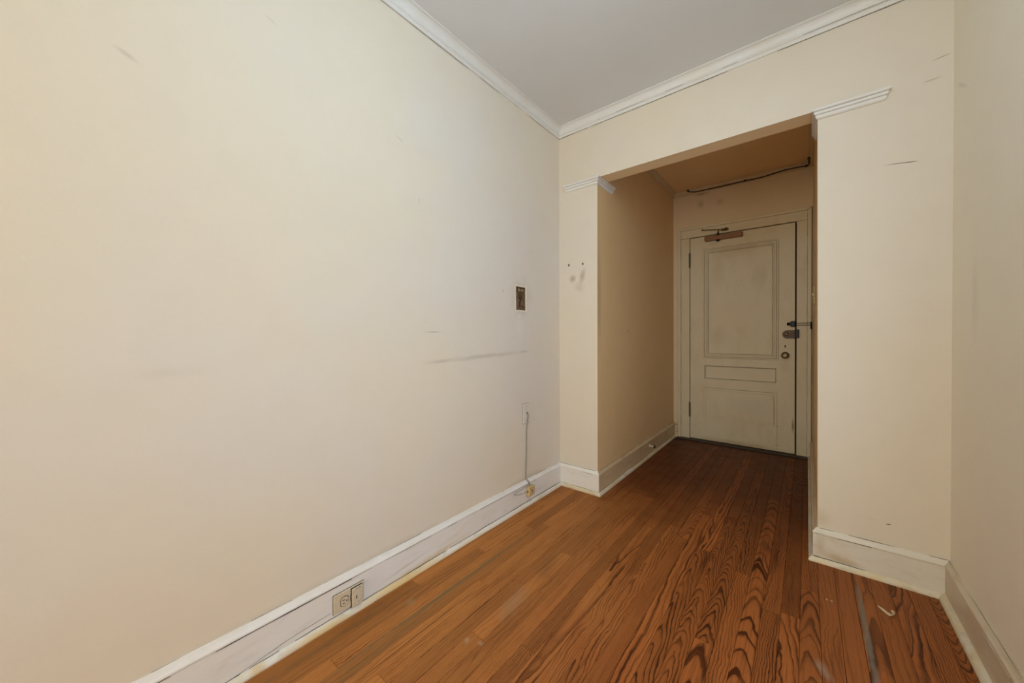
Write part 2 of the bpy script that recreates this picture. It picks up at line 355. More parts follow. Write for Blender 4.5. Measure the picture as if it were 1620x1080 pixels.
def box(bm, x0, x1, y0, y1, z0, z1, bev=0.0, seg=2):
    r = bmesh.ops.create_cube(bm, size=1)
    bmesh.ops.scale(bm, verts=r['verts'], vec=(x1-x0, y1-y0, z1-z0))
    bmesh.ops.translate(bm, verts=r['verts'], vec=((x0+x1)/2, (y0+y1)/2, (z0+z1)/2))
    if bev:
        es = list({e for v in r['verts'] for e in v.link_edges})
        bmesh.ops.bevel(bm, geom=es, offset=bev, segments=seg, affect='EDGES', profile=0.5)

def cyl(bm, p0, p1, r0, r1=None, seg=16, bev=0):
    r1 = r0 if r1 is None else r1
    p0, p1 = Vector(p0), Vector(p1); d = p1-p0
    r = bmesh.ops.create_cone(bm, cap_ends=True, segments=seg, radius1=r0, radius2=r1, depth=d.length)
    mt = Matrix.Translation((p0+p1)/2) @ d.to_track_quat('Z', 'Y').to_matrix().to_4x4()
    bmesh.ops.transform(bm, matrix=mt, verts=r['verts'])

def lathe(bm, origin, axis, prof, seg=24):
    """prof: list of (distance along axis, radius)"""
    q = Vector(axis).to_track_quat('Z', 'Y'); rings = []
    for h, r in prof:
        rings.append([bm.verts.new(Vector(origin)+q @ Vector((max(r, 1e-5)*math.cos(2*math.pi*k/seg), max(r, 1e-5)*math.sin(2*math.pi*k/seg), h))) for k in range(seg)])
    for a, b in zip(rings, rings[1:]):
        for k in range(seg): bm.faces.new((a[k], a[(k+1) % seg], b[(k+1) % seg], b[k]))
    bm.faces.new(rings[0]); bm.faces.new(rings[-1])

def tube(bm, pts, r, seg=8, sub=6):
    P = [Vector(p) for p in pts]; Q = []
    for i in range(len(P)-1):
        a, b, c, d = P[max(i-1, 0)], P[i], P[i+1], P[min(i+2, len(P)-1)]
        for k in range(sub):
            u = k/sub
            Q.append(0.5*((2*b)+(c-a)*u+(2*a-5*b+4*c-d)*u*u+(3*b-a-3*c+d)*u**3))
    Q.append(P[-1]); rings = []; up = Vector((0.13, 0.31, 0.94))
    for i, p in enumerate(Q):
        t = (Q[min(i+1, len(Q)-1)]-Q[max(i-1, 0)]).normalized()
        s = t.cross(up).normalized(); up = s.cross(t).normalized()
        rings.append([bm.verts.new(p+(s*math.cos(2*math.pi*k/seg)+up*math.sin(2*math.pi*k/seg))*r) for k in range(seg)])
    for a, b in zip(rings, rings[1:]):
        for k in range(seg): bm.faces.new((a[k], a[(k+1) % seg], b[(k+1) % seg], b[k]))
    bm.faces.new(rings[0]); bm.faces.new(rings[-1])

def rperp(t): return Vector((t.y, -t.x))
def sweep(bm, path, prof, prev=None, nxt=None, zfun=None, sub=0.0, wob=0.0):
    """Moulding along a horizontal path, room on the right of travel; prof = [(offset, z)], mitred corners.
    prev / nxt give the neighbouring run so that the ends are mitred too."""
    P = [Vector(p) for p in path]
    pts = ([Vector(prev)] if prev else []) + P + ([Vector(nxt)] if nxt else [])
    i0 = 1 if prev else 0; secs = []
    for i in range(i0, i0+len(P)):
        ns = []
        if i > 0: ns.append(rperp((pts[i]-pts[i-1]).normalized()))
        if i < len(pts)-1: ns.append(rperp((pts[i+1]-pts[i]).normalized()))
        off = ns[0] if len(ns) == 1 else (ns[0]+ns[1])/(1+ns[0].dot(ns[1]))
        secs.append((pts[i], off))
    if sub:
        out = []
        for (p, o), (p2, o2) in zip(secs, secs[1:]):
            n = max(1, int((p2-p).length/sub))
            for k in range(n): out.append((p.lerp(p2, k/n), o.lerp(o2, k/n)))
        secs = out+[secs[-1]]
    rings = []
    for p, o in secs:
        ring = []
        for j, (d, z) in enumerate(prof):
            q = p+o*d
            zz = zfun(q.x, q.y, z) if zfun else z
            if wob:
                nv = mnoise.noise(Vector((q.x*9+j*3.1, q.y*9, j*1.7)))
                zz += wob*nv
            ring.append(bm.verts.new((q.x, q.y, zz)))
        rings.append(ring)
    m = len(prof)
    for a, b in zip(rings, rings[1:]):
        for j in range(m):
            bm.faces.new((a[j], a[(j+1) % m], b[(j+1) % m], b[j]))
    bm.faces.new(rings[0]); bm.faces.new(rings[-1])

def crack(bm, pts, nrm, w0, w1, seedv=0.0, step=0.012, up=(0, 0, 1), wander=0.001, gate=-0.2, freq=9):
    """Thin uneven ribbon of dirt filling a joint: width varies and dies away along the line."""
    nrm, up = Vector(nrm), Vector(up)
    for a, b in zip(pts, pts[1:]):
        a, b = Vector(a), Vector(b); n = max(2, int((b-a).length/step)); prevv = None
        for k in range(n+1):
            p = a.lerp(b, k/n)
            g = mnoise.noise(p*freq+Vector((seedv, seedv*2, 5.3)))
            g2 = mnoise.noise(p*55+Vector((seedv, 1.1, 2.3)))
            wd = w0+(w1-w0)*max(0, g+0.35) + 0.0004*g2
            c = p + up*wander*mnoise.noise(p*24+Vector((seedv, 7, 1)))
            if g < gate or wd <= 0: prevv = None; continue
            cur = (bm.verts.new(c+up*wd/2), bm.verts.new(c-up*wd/2))
            if prevv: bm.faces.new((prevv[0], prevv[1], cur[1], cur[0]))
            prevv = cur
    lone = [v for v in bm.verts if not v.link_faces]
    bmesh.ops.delete(bm, geom=lone, context='VERTS')

def prism(bm, poly, y0, y1, bev=None):
    """Extrude an XZ outline from y0 to y1; bev = (offset, test) rounds front edges that pass test(v0, v1)."""
    f = [bm.verts.new((x, y0, z)) for x, z in poly]; b = [bm.verts.new((x, y1, z)) for x, z in poly]
    ff = bm.faces.new(f); bm.faces.new(b[::-1]); n = len(poly)
    for i in range(n): bm.faces.new((f[i], b[i], b[(i+1) % n], f[(i+1) % n]))
    if bev:
        es = [e for e in bm.edges if all(abs(v.co.y-y0) < 1e-6 for v in e.verts) and bev[1](e)]
        bmesh.ops.bevel(bm, geom=es, offset=bev[0], segments=3, affect='EDGES', profile=0.5)
    bm.normal_update()
    bmesh.ops.triangulate(bm, faces=[fc for fc in bm.faces if len(fc.verts) > 4], ngon_method='EAR_CLIP')

def ring_xz(bm, x0, x1, z0, z1, prof):
    """Mitred rectangular frame in the XZ plane; prof = [(inset, y)]."""
    rings = []
    for d, y in prof:
        rings.append([bm.verts.new(v) for v in ((x0+d, y, z0+d), (x1-d, y, z0+d), (x1-d, y, z1-d), (x0+d, y, z1-d))])
    for a, b in zip(rings, rings[1:]):
        for k in range(4): bm.faces.new((a[k], a[(k+1) % 4], b[(k+1) % 4], b[k]))

def slab_with_holes(bm, us, vs, holes, mk):
    for i in range(len(us)-1):
        for j in range(len(vs)-1):
            if (i, j) in holes: continue
            mk(us[i], us[i+1], vs[j], vs[j+1])

# ------------------------------------------------------------------ the room
# floor: subfloor + individual planks
bm = bmesh.new(); box(bm, -0.12, CX+0.12, YR-0.12, D+0.1, -0.12, -0.0185)
floor = struct(finish('floor', bm, m_joist), 'narrow strip oak floor, worn pale at left and dark red brown in the alcove')

PW = 0.0575; X0 = 1.5332
SPECIAL = {  # row: (y0, y1, grain)
    5: [(-1.55, 0.62, dict(ring_x=0.004, ring_depth=0.013, ring_slope=0.28, ring_gap=0.028, contrast=1.1, tone=1.2))],
    7: [(-2.3, -0.843, dict(ring_x=-0.006, ring_depth=0.016, ring_slope=0.25, ring_gap=0.036, contrast=0.9, tone=1.22)), (-0.843, 0.45, dict(ring_x=0, ring_depth=0.013, ring_slope=0.15, ring_gap=0.0085, contrast=1.15, tone=0.95))],
    3: [(-1.9, -0.509, dict(ring_x=0.02, ring_depth=0.01, ring_slope=0.1, ring_gap=0.018, contrast=0.95, tone=1.2)), (-0.509, 0.7, dict(ring_x=0.06, ring_depth=0.02, ring_slope=0.01, ring_gap=0.005, contrast=1.1, tone=0.85))],
    2: [(-1.5, -0.289, dict(ring_x=0, ring_depth=0.016, ring_slope=0.2, ring_gap=0.019, contrast=0.9, tone=1.0)), (-0.289, 0.3, dict(ring_x=0.045, ring_depth=0.02, ring_slope=0.03, ring_gap=0.0065, contrast=0.8, tone=1.12))],
    6: [(-1.9, -0.338, dict(ring_x=0.05, ring_depth=0.02, ring_slope=0.05, ring_gap=0.0085, contrast=0.9, tone=1.15)), (-0.338, 0.9, dict(ring_x=0.03, ring_depth=0.02, ring_slope=0.05, ring_gap=0.0075, contrast=1.0, tone=0.85))],
    8: [(-1.7, 0.2, dict(ring_x=0.01, ring_depth=0.013, ring_slope=0.13, ring_gap=0.0085, contrast=1.1, tone=1.0)), (0.2, 1.78, dict(ring_x=0.04, ring_depth=0.01, ring_slope=-0.03, ring_gap=0.0075, contrast=0.8, tone=0.95))],
    9: [(-1.8, -0.25, dict(ring_x=0.02, ring_depth=0.008, ring_slope=0.12, ring_gap=0.013, contrast=1.1, tone=0.95)), (-0.25, 1.4, dict(ring_x=0.008, ring_depth=0.008, ring_slope=-0.035, ring_gap=0.016, contrast=1.1, tone=1.45))],
    10: [(-2.0, 0.15, dict(ring_x=0.05, ring_depth=0.01, ring_slope=0.03, ring_gap=0.022, contrast=1.0, tone=1.25))],
    11: [(-2.0, -0.2, dict(ring_x=0.09, ring_depth=0.02, ring_slope=0.01, ring_gap=0.0048, contrast=0.95, tone=1.05))],
    12: [(-1.9, -0.1, dict(ring_x=0.02, ring_depth=0.01, ring_slope=0.05, ring_gap=0.012, contrast=0.8, tone=1.1))],
    13: [(-1.6, -0.5, dict(ring_x=0.035, ring_depth=0.02, ring_slope=0.02, ring_gap=0.0085, contrast=0.7, tone=1.1))],
    14: [(-1.45, -0.2, dict(ring_x=0.006, ring_depth=0.01, ring_slope=-0.05, ring_gap=0.03, contrast=1.15, tone=1.15))],
    -5: [(-1.6, -0.01, dict(ring_x=0.016, ring_depth=0.012, ring_slope=-0.26, ring_gap=0.0105, contrast=1.0, tone=1.1))],
    -4: [(-1.6, -0.01, dict(ring_x=0.075, ring_depth=0.02, ring_slope=0.025, ring_gap=0.007, contrast=0.85, tone=1.12))],
    -3: [(-1.5, -0.01, dict(ring_x=0.03, ring_depth=0.01, ring_slope=-0.11, ring_gap=0.022, contrast=1.0, tone=1.2))],
    -2: [(-1.4, -0.01, dict(ring_x=0.1, ring_depth=0.02, ring_slope=0.01, ring_gap=0.02, contrast=0.4, tone=1.05))],
    -1: [(-1.4, -0.01, dict(ring_x=-0.01, ring_depth=0.01, ring_slope=0.1, ring_gap=0.032, contrast=0.85, tone=1.15))],
    0: [(-1.3, -0.01, dict(ring_x=0.09, ring_depth=0.02, ring_slope=0.01, ring_gap=0.02, contrast=0.3, tone=1.05))],
    1: [(-1.0, -0.01, dict(ring_x=0.07, ring_depth=0.02, ring_slope=0.02, ring_gap=0.012, contrast=0.4, tone=1.05))],
}
def plank(row, y0, y1, par):
    xl, xr = max(X0-PW*(row+1), 0.0), min(X0-PW*row, CX)
    xc, yc = (xl+xr)/2, (y0+y1)/2; hx, hy = (xr-xl)/2-0.00035, (y1-y0)/2-0.0003
    bm = bmesh.new(); h = 0.018; c = 0.0011; dz = random.uniform(-0.0004, 0.0001)
    v = [bm.verts.new(p) for p in ((-hx, -hy, -h), (hx, -hy, -h), (hx, hy, -h), (-hx, hy, -h),
                                   (-hx, -hy, -c), (hx, -hy, -c), (hx, hy, -c), (-hx, hy, -c),
                                   (-hx+c, -hy+c/2, 0), (hx-c, -hy+c/2, 0), (hx-c, hy-c/2, 0), (-hx+c, hy-c/2, 0))]
    for k in range(4):
        n = (k+1) % 4
        bm.faces.new((v[k], v[n], v[4+n], v[4+k])); bm.faces.new((v[4+k], v[4+n], v[8+n], v[8+k]))
    bm.faces.new(v[8:12]); bm.faces.new(v[3::-1])
    o = finish('plank', bm, m_floor, floor, (xc, yc, dz))
    base = dict(seed=random.uniform(0, 90), tone=random.uniform(0.78, 1.20), contrast=random.uniform(0.6, 1.1))
    kind = random.random()
    if row > 14: kind *= 0.72; base['contrast'] *= 0.85
    if row > 14 and kind > .52: kind = .9
    if kind < 0.58:     # straight, rift grain
        base.update(ring_x=random.choice((-1, 1))*random.uniform(0.04, 0.11), ring_depth=.02, ring_slope=random.uniform(-0.03, 0.03), ring_gap=random.uniform(0.0045, 0.0090))
    elif kind < 0.84:   # plain sawn, cathedral grain
        base.update(ring_x=random.uniform(-0.02, 0.02), ring_depth=random.uniform(.008, .022), ring_slope=random.choice((-1, 1))*random.uniform(0.05, 0.22), ring_gap=random.uniform(0.009, 0.026))
    else:               # quiet
        base.update(ring_x=0.09, ring_depth=0.02, ring_slope=0.01, ring_gap=0.018, contrast=0.4)
    base.update(par)
    for k, val in base.items(): o[k] = float(val)

for row in range(-6, 27):
    xl, xr = X0-PW*(row+1), X0-PW*row
    ymax = D-0.003 if (xr > A+0.005 and xl < B-0.005) else -0.003
    if xl > CX-0.006 or xr < 0.006: continue
    segs = []; sp_ = SPECIAL.get(row, []); y = YR
    lim = sp_[0][0] if sp_ else None
    rnd = random.Random(row*17+5)
    def fill(a, b):
        y = a
        while y < b-1e-6:
            L = rnd.uniform(0.55, 1.5) if y > -2.3 else rnd.uniform(1.6, 2.6); e = y+L
            if b-e < 0.35: e = b
            segs.append((y, min(e, b), {})); y = min(e, b)
    if sp_:
        fill(YR, sp_[0][0])
        for a, b, p in sp_: segs.append((a, min(b, ymax), p))
        if sp_[-1][1] < ymax-0.02: fill(sp_[-1][1], ymax)
        elif segs: segs[-1] = (segs[-1][0], ymax, segs[-1][2])
    else: fill(YR, ymax)
    # planks that straddle the stub walls are cut at the wall face
    for a, b, p in segs:
        if ymax > 0 and (xl < A or xr > B) and b > 0: pass
        plank(row, a, b, p)

# left wall with the cut for the old entry-phone box
HY0, HY1, HZ0, HZ1 = -0.504, -0.401, 1.224, 1.3705
bm = bmesh.new()
slab_with_holes(bm, [YR-0.12, HY0, HY1, 0.0], [-0.02, HZ0, HZ1, HC+0.03], {(1, 1)}, lambda a, b, c, d: box(bm, -0.12, 0, a, b, c, d))
struct(finish('wall_left', bm, m_wall_left), 'long off white plaster wall with scuffs and a bare box cutout')

# wall with the opening
bm = bmesh.new()
prism(bm, [(-0.12, -0.02), (A, -0.02), (A, HS), (B, HS), (B, -0.02), (CX+0.12, -0.02), (CX+0.12, HC+0.03), (-0.12, HC+0.03)], 0, T,
      (0.004, lambda e: all(A-1e-4 <= v.co.x <= B+1e-4 and v.co.z < HS+1e-4 for v in e.verts)))
wb = struct(finish('wall_back', bm, m_wall_back), 'cream plaster wall around the wide opening to the entry alcove')
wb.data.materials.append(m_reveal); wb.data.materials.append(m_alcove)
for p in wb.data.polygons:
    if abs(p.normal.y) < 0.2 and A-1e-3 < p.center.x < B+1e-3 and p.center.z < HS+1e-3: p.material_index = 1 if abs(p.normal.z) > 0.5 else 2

# right wall with an unseen window opening added for its light
WY0, WY1, WZ0, WZ1 = -1.90, -0.90, 0.45, 1.55
bm = bmesh.new()
slab_with_holes(bm, [YR-0.12, WY0, WY1, 0.0], [-0.02, WZ0, WZ1, HC+0.03], {(1, 1)}, lambda a, b, c, d: box(bm, CX, CX+0.12, a, b, c, d))
struct(finish('wall_right', bm, m_wall_right), 'beige plaster wall at the right edge')
RX0, RX1, RZ0, RZ1 = 0.30, 1.55, 0.35, 2.05
bm = bmesh.new()
slab_with_holes(bm, [0, RX0, RX1, CX], [-0.02, RZ0, RZ1, HC+0.03], {(1, 1)}, lambda a, b, c, d: box(bm, a, b, YR-0.12, YR, c, d))
struct(finish('wall_rear', bm, m_wall_right), 'plaster wall behind the camera with a window added for light')
def window(name, axis, u0, u1, w0, w1, at, out, f):
    bm = bmesh.new()
    def bar(a, b, c, d, dep):
        lo, hi = sorted((at, at+out*dep))
        if axis == 'y': box(bm, lo, hi, a, b, c, d)
        else: box(bm, a, b, lo, hi, c, d)
    bar(u0, u0+f, w0, w1, .05); bar(u1-f, u1, w0, w1, .05); bar(u0+f, u1-f, w0, w0+f, .05); bar(u0+f, u1-f, w1-f, w1, .05)
    struct(finish(name, bm, m_trim), 'white frame of an unseen window added for its light')
window('added_window_1', 'y', WY0, WY1, WZ0, WZ1, CX+0.02, 1, .03)
window('added_window_2', 'x', RX0, RX1, RZ0, RZ1, YR-0.02, -1, .02)  # unseen frame added around the warm rear fill

# ceilings
bm = bmesh.new(); box(bm, 0, CX, YR, 0, HC, HC+0.1)
struct(finish('ceiling', bm, m_ceiling), 'flat pale grey plaster ceiling')
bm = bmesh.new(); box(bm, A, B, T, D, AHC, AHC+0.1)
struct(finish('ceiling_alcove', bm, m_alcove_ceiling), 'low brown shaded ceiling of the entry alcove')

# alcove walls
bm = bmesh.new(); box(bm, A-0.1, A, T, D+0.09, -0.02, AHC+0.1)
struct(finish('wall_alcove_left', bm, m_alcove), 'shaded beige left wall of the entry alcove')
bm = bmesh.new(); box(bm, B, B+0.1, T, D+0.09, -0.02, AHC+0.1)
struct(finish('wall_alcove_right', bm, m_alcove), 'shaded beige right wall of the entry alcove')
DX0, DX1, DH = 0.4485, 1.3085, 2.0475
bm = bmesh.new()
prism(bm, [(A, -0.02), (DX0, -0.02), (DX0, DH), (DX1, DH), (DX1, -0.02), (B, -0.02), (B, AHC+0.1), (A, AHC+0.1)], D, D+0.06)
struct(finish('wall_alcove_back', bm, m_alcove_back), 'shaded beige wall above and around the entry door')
bm = bmesh.new(); box(bm, A-.1, B+.1, D+0.06, D+0.09, -0.02, AHC+0.1)  # dark sheet added to stand in for shade in the door gaps
struct(finish('wall_dark_backing', bm, m_void), 'near black backing panel behind the entry door, added to darken its gaps')

# ------------------------------------------------------------------ crown mouldings
def crown(name, path, hb, hc, p, mat, prev=None, nxt=None, label=None, crk=None):
    h = hc-hb
    prof = [(0, 0), (.006, 0), (.0085, h*.06), (.0085, h*.24), (.0135, h*.27), (.0135, h*.33), (.016, h*.36)]
    for k in range(1, 7):
        a = k/6*math.pi/2
        prof.append((.016+(p-.004-.016)*(1-math.cos(a)), h*.36+h*.54*math.sin(a)))
    prof += [(p, h*.91), (p, h), (0, h)]
    bm = bmesh.new(); sweep(bm, path, [(d, hb+z) for d, z in prof], prev, nxt, sub=0.08, wob=0.0012)
    o = struct(finish(name, bm, mat), label)
    return o
def crack_part(parent, pts, nrm, w0, w1, seedv, mat=None, **k):
    bm = bmesh.new(); crack(bm, pts, nrm, w0, w1, seedv, **k)
    o = finish('crack', bm, mat or m_crack, parent)
    return o
c1 = crown('trim_1', [(0, YR), (0, 0)], HCB, HC, .045, m_trim, (1, YR), (1, 0), 'white crown moulding along the left wall')
crack_part(c1, [(0.0012, -1.9, HCB-.001), (0.0012, -0.002, HCB-.001)], (1, 0, 0), .001, .0042, 1.3, m_crack_soft, gate=-0.45)
c2 = crown('trim_2', [(0, 0), (CX, 0)], HCB, HC, .045, m_trim, (0, -1), (CX, -1), 'white crown moulding above the alcove opening')
crack_part(c2, [(0.002, -0.0012, HCB-.001), (CX, -0.0012, HCB-.001)], (0, -1, 0), .0010, .0036, 4.1, gate=-0.28)
crack_part(c2, [(0.3, -0.0145, HCB+(HC-HCB)*.30), (CX, -0.0145, HCB+(HC-HCB)*.30)], (0, -1, 0), .0008, .0022, 8.1, m_crack_soft, gate=-0.1, wander=.0004)
crown('trim_3', [(CX, 0), (CX, YR)], HCB, HC, .045, m_trim, (0, 0), (0, YR), 'white crown moulding along the right wall')
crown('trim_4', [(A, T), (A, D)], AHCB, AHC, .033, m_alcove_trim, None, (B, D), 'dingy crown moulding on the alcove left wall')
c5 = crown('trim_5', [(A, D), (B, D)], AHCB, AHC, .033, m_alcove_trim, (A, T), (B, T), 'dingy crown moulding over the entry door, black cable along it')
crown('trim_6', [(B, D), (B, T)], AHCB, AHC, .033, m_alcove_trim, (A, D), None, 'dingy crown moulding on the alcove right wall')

# ------------------------------------------------------------------ capitals at the head of the opening
capz0, capz1 = 2.0715, 2.1185; ch = capz1-capz0
cap_prof = [(0, 0), (.005, 0), (.0095, ch*.08), (.0115, ch*.18), (.0115, ch*.36), (.0085, ch*.375), (.0085, ch*.395), (.0150, ch*.41), (.0170, ch*.48), (.0170, ch*.665), (.0130, ch*.68), (.0130, ch*.70), (.0205, ch*.72), (.0235, ch*.80), (.0240, ch*.97), (.0215, ch), (0, ch)]
cap_prof = [(d, capz0+z) for d, z in cap_prof]
bm = bmesh.new(); sweep(bm, [(0.068, 0), (A, 0), (A, 0.228)], cap_prof, (0.068, 1), (-1, 0.228), sub=0.05, wob=0.0006)
o7 = struct(finish('trim_7', bm, m_trim), 'short stepped white moulding heading the left side of the opening')
bm = bmesh.new(); sweep(bm, [(B, 0.228), (B, 0), (1.628, 0)], cap_prof, (3, 0.228), (1.628, 1), sub=0.05, wob=0.0009)
o8 = struct(finish('trim_8', bm, m_trim), 'short stepped white moulding heading the right side of the opening')
crack_part(o8, [(B+.02, -0.0012, capz1+.0005), (1.63, -0.0012, capz1+.0005)], (0, -1, 0), .0008, .0024, 2.2, m_crack_soft, gate=-0.2)

# ------------------------------------------------------------------ baseboards
BH = 0.1555; BT = 0.0165; ST = 0.0215
base_prof = [(0, 0), (BT, 0), (BT, .1290), (BT-.0022, .1300), (BT-.0022, .1312), (BT+.0015, .1322), (BT+.0022, .1345), (BT+.001, .1385), (.0115, .1440), (.0080, .1500), (.0060, BH-.001), (.0045, BH), (0, BH)]
def shoe_prof(s, h):
    return [(BT-.002, 0), (s, 0), (s, h*.30), (s-.003, h*.62), (s-.008, h*.88), (BT+.0015, h), (BT-.002, h)]
def taper(x, y, z):
    return z*(1+0.028*max(0, min(1, -y/2.0))) if x < 0.05 else z
def baseboard(name, path, prev, nxt, label, mat=None, smat=None, s=0.032, sh=ST, zf=None, seedv=1.0):
    bm = bmesh.new(); sweep(bm, path, base_prof, prev, nxt, zf, sub=0.06, wob=0.0009)
    o = struct(finish(name, bm, mat or m_base), label)
    bm = bmesh.new(); sweep(bm, path, shoe_prof(s, sh), prev, nxt, None, sub=0.05, wob=0.0008)
    sm = finish('shoe_moulding', bm, smat or m_shoe, o)
    for v in sm.data.vertices:
        if v.co.z < 0.004: v.co.z = 0.0
    return o
b1 = baseboard('baseboard_left', [(0, YR), (0, 0)], (1, YR), (1, 0), 'white baseboard along the left wall, cracked and yellowed near the outlet', None, m_shoe_left, zf=taper, s=0.0305, seedv=3)
z = lambda y: 0.0215
bm = bmesh.new()
crack(bm, [(BT+.0020, -2.1, .0246), (BT+.0020, -1.62, .0250), (BT+.0020, -1.5, .0236), (BT+.0020, -0.9, .0238), (BT+.0020, -0.02, .0232)], (1, 0, 0), .0018, .0036, 2.7, wander=.0026, gate=-0.5)
crack(bm, [(BT+.0012, -1.63, .0470), (BT+.0012, -1.78, .0420), (BT+.0012, -1.93, .0235)], (1, 0, 0), .0010, .0014, 9.7, wander=.0016, gate=-1)
crack(bm, [(BT+.0026, -2.1, .1345), (BT+.0026, -1.55, .1338)], (1, 0, 0), .0010, .0034, 5.7, wander=.0006, gate=-0.15)
crack(bm, [(BT+.0005, -1.6, .1342), (BT+.0005, -0.9, .1324), (BT+.0005, -0.02, .1306)], (1, 0, 0), .0008, .0024, 6.1, wander=.0006, gate=0.0)
crack(bm, [(0.0012, -2.1, BH+.0045), (0.0012, -0.9, BH+.0023), (0.0012, -0.01, BH+.0008)], (1, 0, 0), .0006, .0020, 7.7, wander=.0012, gate=0.05)
finish('crack', bm, m_crack, b1)
b2 = baseboard('baseboard_back_left', [(0, 0), (A, 0)], (0, -1), (A, 1), 'short white baseboard on the wall stub left of the opening', seedv=4)
bm = bmesh.new()
crack(bm, [(0.004, -0.0075, BH+.0006), (A-.01, -0.0065, BH+.0006)], (0, -1, 0), .0014, .0036, 3.3, wander=.0012, gate=-0.5)
crack(bm, [(0.03, -BT-.0022, .0222), (A+.014, -BT-.0022, .0222)], (0, -1, 0), .0014, .0030, 6.3, wander=.0014, gate=-0.6)
crack(bm, [(0.02, -BT-.001, .1308), (A+.012, -BT-.001, .1308)], (0, -1, 0), .0008, .0020, 1.9, wander=.0004, gate=-0.05)
bmesh.ops.create_cube(bm, size=0.0001)
finish('crack', bm, m_crack, b2)
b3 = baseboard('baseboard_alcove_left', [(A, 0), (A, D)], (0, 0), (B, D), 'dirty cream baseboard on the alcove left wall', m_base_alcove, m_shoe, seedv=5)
bm = bmesh.new()
crack(bm, [(A+BT+.0022, -0.01, .0222), (A+BT+.0022, D-.04, .0222)], (1, 0, 0), .0014, .0030, 3.9, wander=.0012, gate=-0.5)
crack(bm, [(A+.0065, 0.01, BH+.0006), (A+.0065, D-.01, BH+.0006)], (1, 0, 0), .0010, .0026, 1.2, wander=.001, gate=-0.3)
finish('crack', bm, m_crack, b3)
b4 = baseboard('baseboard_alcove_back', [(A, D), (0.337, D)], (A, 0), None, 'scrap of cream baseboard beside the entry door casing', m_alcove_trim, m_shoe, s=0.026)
bm = bmesh.new()
crack(bm, [(A+.02, D-BT-.003, .130), (0.337, D-BT-.003, .130)], (0, -1, 0), .003, .004, 3.9, gate=-2, step=.004)
crack(bm, [(A+.02, D-BT-.003, .060), (0.337, D-BT-.003, .055)], (0, -1, 0), .003, .004, 3.9, gate=-2, step=.004)
finish('crack', bm, m_crack, b4)
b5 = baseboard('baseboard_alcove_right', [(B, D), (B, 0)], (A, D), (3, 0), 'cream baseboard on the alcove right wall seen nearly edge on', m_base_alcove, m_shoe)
bm = bmesh.new(); crack(bm, [(B-BT-.0022, 0.0, .0222), (B-BT-.0022, D-.05, .0222)], (-1, 0, 0), .002, .005, 2.9, gate=-2)
finish('crack', bm, m_crack, b5)
b6 = baseboard('baseboard_back_right', [(B, 0), (CX, 0)], (B, 1), (CX, -1), 'white baseboard right of the opening, stained brown at its left end', m_base_right, seedv=6)
bm = bmesh.new()
crack(bm, [(B+.01, -0.0065, BH+.0006), (CX-.01, -0.0065, BH+.0006)], (0, -1, 0), .0012, .0032, 5.3, wander=.001, gate=-0.4)
crack(bm, [(B-.014, -BT-.0022, .0222), (1.58, -BT-.0022, .0222)], (0, -1, 0), .0025, .0060, 2.3, wander=.0014, gate=-0.6)
crack(bm, [(B-.010, -BT-.001, .1308), (1.60, -BT-.001, .1308)], (0, -1, 0), .0012, .0026, 5.1, wander=.0004, gate=-0.5)
finish('crack', bm, m_crack, b6)
b7 = baseboard('baseboard_right', [(CX, 0), (CX, YR)], (0, 0), (0, YR), 'cream baseboard along the right wall with chipped paint', m_base_cream, m_shoe, s=0.036, sh=0.024)
bm = bmesh.new()
crack(bm, [(CX-.0065, -0.005, BH+.0006), (CX-.0065, -1.0, BH+.0006)], (-1, 0, 0), .0008, .0024, 4.3, wander=.001, gate=-0.2)
finish('crack', bm, m_crack_soft, b7)
bm = bmesh.new()
box(bm, CX-BT-.0034, CX-BT-.0012, -0.62, -0.43, .128, .1305, .0005)
tag(finish('paint_ridge', bm, m_shoe, b7), 'thin chipped ridge of cream paint')

# ------------------------------------------------------------------ entry door
casing = empty('trim_9', (0, 0, 0)); struct(casing, 'cream painted casing around the entry door')
def casing_piece(name, x0, x1, z0, z1, d, bev=.002):
    bm = bmesh.new(); box(bm, x0, x1, D-d, D+.004, z0, z1, bev); return finish(name, bm, m_door, casing)
casing_piece('side_casing', .3690, .4500, .004, 2.046, .0085)
casing_piece('side_casing', 1.3090, 1.3800, .002, 2.046, .0085)
casing_piece('head_casing', .3690, 1.3800, 2.0475, 2.127, .0110)
def backband(name, poly):
    bm = bmesh.new(); prism(bm, poly, D-.019, D+.003); 
    es = [e for e in bm.edges if all(abs(v.co.y-(D-.019)) < 1e-6 for v in e.verts) and len(e.link_faces) == 2 and abs(e.calc_face_angle(0)) > 0.5]
    bmesh.ops.bevel(bm, geom=es, offset=.006, segments=2, affect='EDGES', profile=0.6)
    return finish(name, bm, m_door, casing)
backband('backband', [(.3385, .004), (.3685, .004), (.3685, 2.1275), (.3385, 2.1545)])
backband('backband', [(1.3805, .002), (1.4085, .002), (1.4085, 2.1545), (1.3805, 2.1275)])
backband('backband', [(.3690, 2.1280), (1.3800, 2.1280), (1.4080, 2.1550), (.3390, 2.1550)])
bm = bmesh.new(); box(bm, .335, B-.001, D-.075, D+.05, 0.0005, .010, .003)
finish('threshold', bm, m_thresh, casing)
bm = bmesh.new()
crack(bm, [(.3690, D-.0122, 0.02), (.3690, D-.0122, 2.05)], (0, -1, 0), .0015, .0050, 1.7, up=(1, 0, 0), gate=-0.3)
crack(bm, [(1.4105, D-.0100, 0.10), (1.4105, D-.0100, 2.15)], (0, -1, 0), .006, .009, 3.7, up=(1, 0, 0), gate=-2)
crack(bm, [(.3690, D-.0115, 2.0468), (.4500, D-.0115, 2.0468)], (0, -1, 0), .0015, .0030, 3.1, gate=-2)
